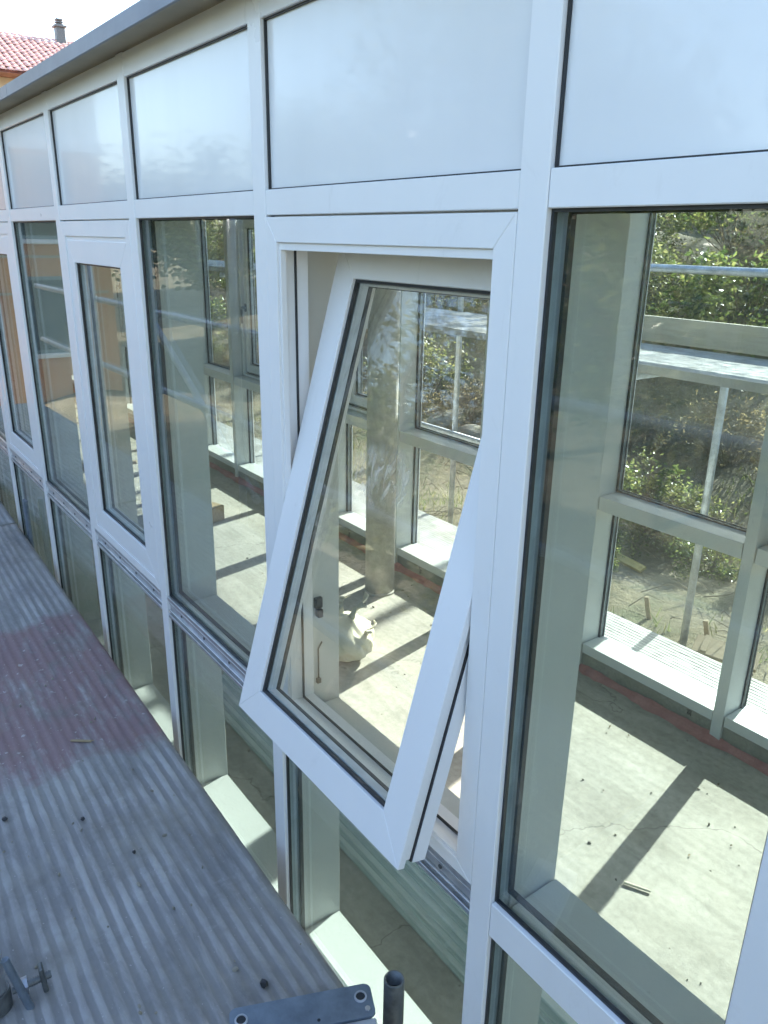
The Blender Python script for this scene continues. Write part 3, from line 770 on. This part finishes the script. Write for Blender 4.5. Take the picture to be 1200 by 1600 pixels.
for s, y, z1, lab in ((2.53, 4.40, 1.47, 'far scaffold upright under the right hand upper board'), (-.35, 4.40, 3.1, 'far scaffold upright at the right end of the toe board'),
                      (4.95, 4.42, 3.1, 'far scaffold upright beyond the tilted window'), (7.5, 4.42, 3.1, 'far scaffold upright beyond the left hand windows')):
    bm = bmesh.new(); pipe(bm, (-s, y, -.6), (-s, y, z1), .0242, .004, 20); o = obj('scaffold_upright', bm, 'galv'); smooth_sides(o)
    tag(o, lab, 'scaffold tube', FT)
for z, x0, x1, lab in ((1.985, 1.2, -3.3, 'pale guard rail just above the far toe board'), (2.52, 1.2, -8, 'upper guard rail of the far scaffold'), (.55, -3.4, -8, 'low guard rail of the far scaffold beyond the tilted window')):
    bm = bmesh.new(); pipe(bm, (x0, 4.37, z), (x1, 4.37, z), .0242, .004, 20); o = obj('guard_rail', bm, 'galv'); smooth_sides(o); tag(o, lab, 'guard rail', 'far guard rails')
for s in (2.53, 4.95, 7.5):
    z = {2.53: 1.455, 4.95: 1.495, 7.5: 1.755}[s]
    bm = bmesh.new(); pipe(bm, (-s - .05, 3.5, z), (-s - .05, 4.45, z), .0242, .004, 16); o = obj('cross_tube', bm, 'galv'); smooth_sides(o)
    tag(o, {2.53: 'cross tube under the right hand upper far board', 4.95: 'cross tube under the upper far board behind the column', 7.5: 'cross tube under the left hand upper far board'}[s], 'scaffold tube', FT)

# timber on the bank
for (s, y, lab) in ((2.95, 4.62, 'left one of two wooden stakes in the bare earth'), (2.50, 4.66, 'right one of two wooden stakes in the bare earth')):
    bm = bmesh.new(); box(bm, -.016, .016, -.010, .010, -.15, .17, .001)
    o = obj('wooden_stake', bm, 'wood', None, (-s, y, gh(-s, y))); o.rotation_euler = (.12, -.2, .3); tag(o, lab, 'stake', 'wooden stakes')
for (s, y, L, w, rz, mt_, lab) in ((2.28, 4.50, .40, .16, .35, 'wood', 'short pale plank lying on earth below the right stake'), (3.85, 5.55, .40, .08, -.1, 'yellow', 'yellow board lying at the foot of the bank')):
    bm = bmesh.new(); box(bm, -L / 2, L / 2, -w / 2, w / 2, 0, .03, .003); box(bm, -L / 2 + .05, -L / 2 + .09, -w / 2 + .004, w / 2 - .004, .0305, .05, .002)
    o = obj('plank', bm, mt_, None, (-s, y, gh(-s, y) + .05)); o.rotation_euler = (.35, .05, rz); tag(o, lab, 'plank')

# stones in the bank
rnd = random.Random(21)
stone_me = []
for q in range(4):
    bm = bmesh.new(); bmesh.ops.create_icosphere(bm, subdivisions=3, radius=1)
    for v in bm.verts:
        p = v.co.copy(); v.co = p * (1 + .16 * math.sin(3 * p.x + q) * math.cos(2.6 * p.y + q * 2) + .08 * math.sin(7 * p.z + 5 * p.x + q)); v.co.z *= .62
    me = bpy.data.meshes.new('boulder'); bm.to_mesh(me); bm.free(); me.materials.append(M['stone'])
    stone_me.append(me)
spots = [(6.9, 6.6, .42, 'large pale boulder in the bank behind the tilted window'), (7.9, 6.9, .30, 'middling boulder left of the large one in the bank'), (5.9, 6.3, .22, 'small boulder right of the large one in the bank'),
         (4.3, 6.0, .20, 'rounded stone at the foot of the bushes beyond the right hand windows'), (10.5, 6.2, .35, 'boulder in the bank beyond the left hand windows')]
for i, (s, y, r, lab) in enumerate(spots):
    o = share('boulder', stone_me[i % 4], None, (-s, y, gh(-s, y) + r * .15), (rnd.random(), rnd.random() * .4, rnd.random() * 6), (r, r * .8, r)); tag(o, lab, 'boulder', 'boulders in the bank')

# ================================================================ vegetation
def crown_mesh(name, seed, n, rx, rz, leaf, mat, clumps=26, shell=.55, asp=.45):
    rnd = random.Random(seed); vs_, fs = [], []
    cl = []
    for k in range(clumps):
        while True:
            p = Vector((rnd.uniform(-1, 1), rnd.uniform(-1, 1), rnd.uniform(-.85, 1)))
            if shell < p.length < 1: break
        cl.append((Vector((p.x * rx, p.y * rx, p.z * rz + rz * .95)), rnd.uniform(.16, .36) * rx))
    for k in range(n):
        c, r = rnd.choice(cl)
        d = Vector((rnd.gauss(0, 1), rnd.gauss(0, 1), rnd.gauss(0, .9)))
        p = c + d * r * .55
        if p.z < .02: p.z = rnd.uniform(.02, .3)
        a = Vector((rnd.gauss(0, 1), rnd.gauss(0, 1), rnd.gauss(.1, .6))).normalized()
        b = a.cross(Vector((rnd.gauss(0, 1), rnd.gauss(0, 1), rnd.gauss(0, 1)))).normalized(); nn = a.cross(b)
        L = leaf * rnd.uniform(.6, 1.4); W = L * asp
        i = len(vs_); vs_ += [p - a * L * .5, p + b * W * .5 + nn * W * .12, p + a * L * .5, p - b * W * .5 + nn * W * .12]; fs.append((i, i + 1, i + 2, i + 3))
    me = bpy.data.meshes.new(name); me.from_pydata(vs_, [], fs); me.materials.append(M[mat]); return me, cl
def stems_mesh(name, seed, cl, mat, base_r, extra=0, trunk_h=0.0):
    rnd = random.Random(seed); bm = bmesh.new()
    if trunk_h: tube(bm, (0, 0, -.3), (0, 0, trunk_h), base_r * 1.5, 8, base_r)
    for c, r in cl:
        a = Vector((rnd.uniform(-.06, .06), rnd.uniform(-.06, .06), trunk_h - .05 if trunk_h else -.1))
        m_ = a.lerp(c, .5) + Vector((rnd.uniform(-.1, .1), rnd.uniform(-.1, .1), rnd.uniform(0, .15))) * (1 + trunk_h)
        tube(bm, a, m_, base_r * .55, 5, base_r * .35, caps=False); tube(bm, m_, c, base_r * .35, 5, base_r * .12, caps=False)
        for k in range(extra):
            e = c + Vector((rnd.gauss(0, 1), rnd.gauss(0, 1), rnd.gauss(.3, .8))) * r * .9
            st = m_.lerp(c, rnd.random()); tube(bm, st, e, base_r * .14, 3, base_r * .04, caps=False)
    me = bpy.data.meshes.new(name); bm.to_mesh(me); bm.free(); me.materials.append(M[mat]); return me
kinds = {}
for kd, (n, rx, rz, leaf, mat, clumps, bmat, br, extra, th, asp) in {
        'glossy': (2700, .95, .75, .105, 'leaf', 34, 'bark', .022, 6, 0, .48),
        'olive': (2700, .95, .85, .095, 'leaf_pale', 34, 'bark', .022, 8, 0, .40),
        'dry': (1500, 1.0, .62, .075, 'leaf_dry', 44, 'twig', .018, 22, 0, .30),
        'tree': (9000, 1.7, 1.25, .12, 'leaf', 46, 'bark', .075, 8, 1.5, .5),
        'tree_olive': (8000, 1.7, 1.3, .12, 'leaf_pale', 44, 'bark', .07, 12, 1.5, .42),
        'tall': (26000, 2.5, 1.55, .18, 'leaf', 90, 'bark', .05, 0, 4.9, .55),
        'bare': (1300, 1.7, 1.6, .09, 'leaf_dry', 50, 'twig', .06, 26, 1.3, .4)}.items():
    kinds[kd] = []
    for q in range(2):
        cm, cl_ = crown_mesh(kd + '_crown', 100 + q * 7 + len(kd), n, rx, rz, leaf, mat, clumps, asp=asp)
        if th:
            for v in cm.vertices: v.co.z += th - .3
            if kd == 'tall':
                for v in cm.vertices: v.co.z = max(v.co.z, 4.80 + (v.index % 7) * .03) + .56 * v.co.y  # crown clamped and sheared along the sun's slope to cut its rays
            cl_ = [(c + Vector((0, 0, th - .3 + (.56 * c.y if kd == 'tall' else 0))), r) for c, r in cl_]
        kinds[kd].append((cm, stems_mesh(kd + '_stems', 5 + q, cl_, bmat, br, extra, th)))
vcount = [0]
def plant(kd, s, y, sc, lab, cat, grp, zs=1.0):
    vcount[0] += 1; cm, sm_ = kinds[kd][vcount[0] % 2]
    e = empty('tree' if 'tree' in cat else 'bush', (-s, y, gh(-s, y) - .05), (vcount[0] * 2.399) % 6.283); e.scale = (sc, sc, sc * zs)
    share('crown', cm, e); share('trunk' if 'tree' in cat else 'stems', sm_, e)
    tag(e, lab, cat, grp); return e
BF = 'bushes on the bank beyond the far windows'
rw = random.Random(5)
row = []
for y, sc, st, off in ((6.7, .46, .95, 1.2), (7.9, .58, .95, 1.6), (9.3, .68, 1.1, 2.0), (10.9, .8, 1.25, 2.0), (12.8, .95, 1.5, 2.0), (15.2, 1.2, 1.8, 2.0), (18.5, 1.5, 2.4, 2.0)):
    q = off
    while q < 2.05 * y + 3:
        kd = rw.choice(('glossy', 'dry', 'olive') if q < .62 * y else ('dry', 'olive', 'dry', 'glossy', 'olive'))
        if rw.random() < .74: row.append((q + rw.uniform(-.25, .25), y + rw.uniform(-.45, .45), kd, sc * rw.uniform(.8, 1.2)))
        q += st
row += [(3.3, 5.9, 'glossy', .30), (4.25, 5.75, 'glossy', .36), (3.75, 6.25, 'olive', .40), (2.75, 5.9, 'glossy', .26), (5.2, 6.2, 'olive', .36), (3.95, 5.2, 'glossy', .22), (2.2, 6.1, 'glossy', .34)]
look = {'dry': 'brown twiggy bush', 'olive': 'olive green bush', 'glossy': 'glossy dark green bush'}
for i, (s, y, kd, sc) in enumerate(row):
    depth = 'lowest' if y < 9.1 else ('middle' if y < 11.2 else 'uppermost')
    plant(kd, s, y, sc, look[kd] + ' in the ' + depth + ' row of the bank beyond the far windows', 'bush', BF + ', ' + kd + ' ' + depth)
TR = 'trees behind the bank'
for i, (s, y, kd, sc) in enumerate(((12, 26, 'bare', 1.3), (16, 27.5, 'tree_olive', 1.3), (20, 26, 'bare', 1.4), (24, 28, 'tree_olive', 1.4), (30, 27, 'bare', 1.5), (36, 29, 'tree', 1.6), (8.5, 28, 'bare', 1.3), (18, 33, 'tree', 1.6), (28, 34, 'tree_olive', 1.7), (42, 28, 'tree_olive', 1.7), (48, 32, 'tree', 1.8), (22, 31, 'bare', 1.5))):
    plant(kd, s, y, sc, {'bare': 'nearly bare brown tree', 'tree': 'dense green tree', 'tree_olive': 'pale olive tree'}[kd] + ' behind the bank beyond the far windows', 'tree', TR + ', ' + kd)
# tall trees added as sun blockers: unseen crowns keep the scaffold board shaded
for i, s in enumerate((1.1, 5.2, 8.4, 11.6, 14.8)):
    e_ = plant('tall', s, 11.2, 1.0, 'tall slender trunked tree added to shade the scaffold, crown above the frame, beyond the far windows', 'tree', TR + ', tall added for shade')
    e_.location.z = 1.28 if s < 8 else .45; e_.rotation_euler = (0, 0, 0)  # left-hand trees lowered to shade the room floor too
# trees on the camera's side, seen only as reflections
for i, (s, y, kd, sc) in enumerate(((.5, -4.6, 'tree', 1.0), (-1.9, -5.4, 'tree_olive', 1.1), (2.9, -5.6, 'tree_olive', 1.05), (-4.2, -5.0, 'tree', 1.1), (5.4, -6.4, 'tree', 1.1), (-7, -6.5, 'tree_olive', 1.2), (8.8, -6.4, 'tree_olive', 1.75), (14.0, -8.5, 'tree', 1.5), (18.5, -11, 'tree_olive', 1.8), (22.0, -8, 'tree', 1.6), (-10, -6, 'tree', 1.3))):
    plant(kd, s, y, sc, {'tree': 'dense green', 'bare': 'nearly bare', 'tree_olive': 'pale olive'}[kd] + ' tree on the near side of the building, mirrored in the glass', 'tree', 'trees mirrored in the glass, ' + kd)
# grass tufts and ground litter on the bank: nobody could count it
rnd = random.Random(31); vs_, fs = [], []
for k in range(26000):
    y = 4.3 + 6.5 * rnd.random() ** 1.3; s = rnd.uniform(-.5, 18)
    if math.sin(s * 1.7 + y * 2.1) + math.sin(s * .8 - y * 1.3 + 2) < -.3 + 1.3 * rnd.random(): continue
    p = Vector((-s, y, gh(-s, y))); a = rnd.uniform(0, 6.28); h = rnd.uniform(.03, .13); w = .006
    t = Vector((rnd.uniform(-.7, .7), rnd.uniform(-.7, .7), 1)) * h; b = Vector((math.cos(a), math.sin(a), 0)) * w
    i = len(vs_); vs_ += [p - b, p + b, p + t]; fs.append((i, i + 1, i + 2))
me = bpy.data.meshes.new('grass'); me.from_pydata(vs_, [], fs); me.materials.append(M['grass'])
o = bpy.data.objects.new('grass', me); link(o); tag(o, 'thin dry grass growing on the earth bank', 'grass', kind='stuff')
rnd = random.Random(41); bm = bmesh.new()
for k in range(650):
    y = 4.5 + 4.5 * rnd.random(); s = rnd.uniform(1.2, 15); L = rnd.uniform(.12, .5); a = rnd.uniform(0, 6.28)
    p = Vector((-s, y, gh(-s, y) + rnd.uniform(.01, .10))); d = Vector((math.cos(a), math.sin(a), rnd.uniform(-.1, .6))) * L
    mid = p + d * .5 + Vector((rnd.uniform(-.06, .06), rnd.uniform(-.06, .06), rnd.uniform(0, .08)))
    tube(bm, p, mid, .005, 4, .0035, caps=False); tube(bm, mid, p + d, .0035, 4, .001, caps=False)
o = obj('dead_twigs', bm, 'twig'); tag(o, 'tangle of dead twigs lying on the bank', 'twigs', kind='stuff')

# ================================================================ buildings further off
def house(name, x0, x1, y0, y1, z0, z1, mat, label, wins, face, roof=None, upper=None):
    r_ = empty(name, ((x0 + x1) / 2, (y0 + y1) / 2, z0)); tag(r_, label, 'house')
    off = Vector(r_.location)
    def put(nm, bm, mt_, par=None):
        o = obj(nm, bm, mt_, par or r_)
        o.data.transform(Matrix.Translation(-off)); return o
    zs = upper if upper else z1
    bm = bmesh.new(); box(bm, x0, x1, y0, y1, z0, zs); put('wall', bm, mat)
    if upper:
        bm = bmesh.new(); box(bm, x0, x1, y0, y1, zs + .002, z1); put('upper_wall', bm, 'housewhite')
        bm = bmesh.new(); box(bm, x0 - .06, x1 + .06, y0 - .06, y1 + .06, zs - .10, zs + .10, .01); put('string_course', bm, 'housewhite')
    for (a0, a1, b0, b1) in wins:
        bm = bmesh.new(); bp = bmesh.new(); bs = bmesh.new()
        if face == 'x':
            box(bm, x1 - .02, x1 + .05, a0, a1, b0, b1, .004); box(bp, x1 + .0505, x1 + .056, a0 + .07, a1 - .07, b0 + .07, b1 - .07); box(bs, x1 - .02, x1 + .14, a0 - .1, a1 + .1, b0 - .09, b0 - .005, .01)
        else:
            box(bm, a0, a1, y0 - .05, y0 + .02, b0, b1, .004); box(bp, a0 + .07, a1 - .07, y0 - .056, y0 - .0505, b0 + .07, b1 - .07); box(bs, a0 - .1, a1 + .1, y0 - .14, y0 + .02, b0 - .09, b0 - .005, .01)
        w = put('window', bm, 'shutter'); put('pane', bp, 'housepane', w); put('sill', bs, 'housewhite', w)
    return r_, put
wins = [(-3.0 + 2.4 * k, -1.9 + 2.4 * k, z, z + 1.5) for k in range(1) for z in (-.2, 2.0, 4.6)]
h1, put = house('orange_house', -27, -17, -3.7, -.9, -2.0, 6.6, 'orange', 'orange rendered house beyond the scaffold, mirrored in the left panes', wins, 'x', upper=3.7)
bm = bmesh.new(); box(bm, -27.6, -16.4, -4.3, -.4, 6.61, 6.80, .01); put('roof', bm, 'tile')
for z in (.95, 1.65):
    bm = bmesh.new(); box(bm, -17.0, -16.975, -3.6, -1.0, z, z + .05); put('band', bm, 'soffit')
# red roofed house at the upper left
h2, put = house('red_roofed_house', -46, -34.2, -6, 20, -2, 7.45, 'yellowwall', 'house with red clay tile roof and chimney beyond the eaves at upper left', [(2 + 4 * k, 3.2 + 4 * k, 4.8, 6.3) for k in range(4)], 'x')
def roof_plane(xe, ze, xr, zr, y0, y1, rows, seed):
    """tiled slope: barrel columns along the fall, stepped rows"""
    rnd = random.Random(seed); bm = bmesh.new(); cw = .26; nc = int((y1 - y0) / cw)
    prof = [(0, 0), (.08, .055), (.16, .055), (.24, 0)]
    for r in range(rows):
        t0, t1 = r / rows, (r + 1.12) / rows
        xa, za = xe + (xr - xe) * t0, ze + (zr - ze) * t0 + .055; xb, zb = xe + (xr - xe) * t1, ze + (zr - ze) * t1
        for c in range(nc):
            y = y0 + c * cw + rnd.uniform(-.006, .006); dz = rnd.uniform(-.012, .012)
            A = [bm.verts.new((xa, y + u, za + h + dz)) for u, h in prof]; B = [bm.verts.new((xb, y + u * .95, zb + h + dz)) for u, h in prof]
            for i in range(3): bm.faces.new((A[i], A[i + 1], B[i + 1], B[i]))
            bm.faces.new((A[0], A[3], A[2], A[1]))
    return bm
bm = bmesh.new(); prism_pts = [(-47, 7.46), (-33.2, 7.46), (-37.8, 9.52), (-42.4, 9.52)]
b_ = bmesh.new(); prism(b_, prism_pts, -6.6, 20.6); merge(bm, b_); rf = put('roof', bm, 'tile_pale')
o = put('roof_tiles', roof_plane(-33.1, 7.50, -37.8, 9.60, -6.4, 20.4, 15, 4), 'tile', rf); o['kind'] = 'stuff'
bm = bmesh.new(); box(bm, -37.75, -37.4, 10.65, 11.0, 8.9, 10.05, .01); box(bm, -37.82, -37.33, 10.58, 11.07, 10.051, 10.12, .01)
for q in range(3): box(bm, -37.72, -37.43, 10.69, 10.96, 10.125 + q * .09, 10.18 + q * .09, .01)
put('chimney', bm, 'galvdark', rf)
# ochre house among the trees
h3, put = house('ochre_house', -34, -17, 30, 40, 1, 9.5, 'yellowwall', 'ochre house half hidden by trees beyond the far windows', [(-33 + 3.2 * k, -31.8 + 3.2 * k, z, z + 1.6) for k in range(5) for z in (3.4, 6.3)], 'y')
bm = bmesh.new(); box(bm, -34.6, -16.4, 29.4, 40.6, 9.51, 9.8, .02); put('roof', bm, 'tile')

print('objects', len(bpy.data.objects))
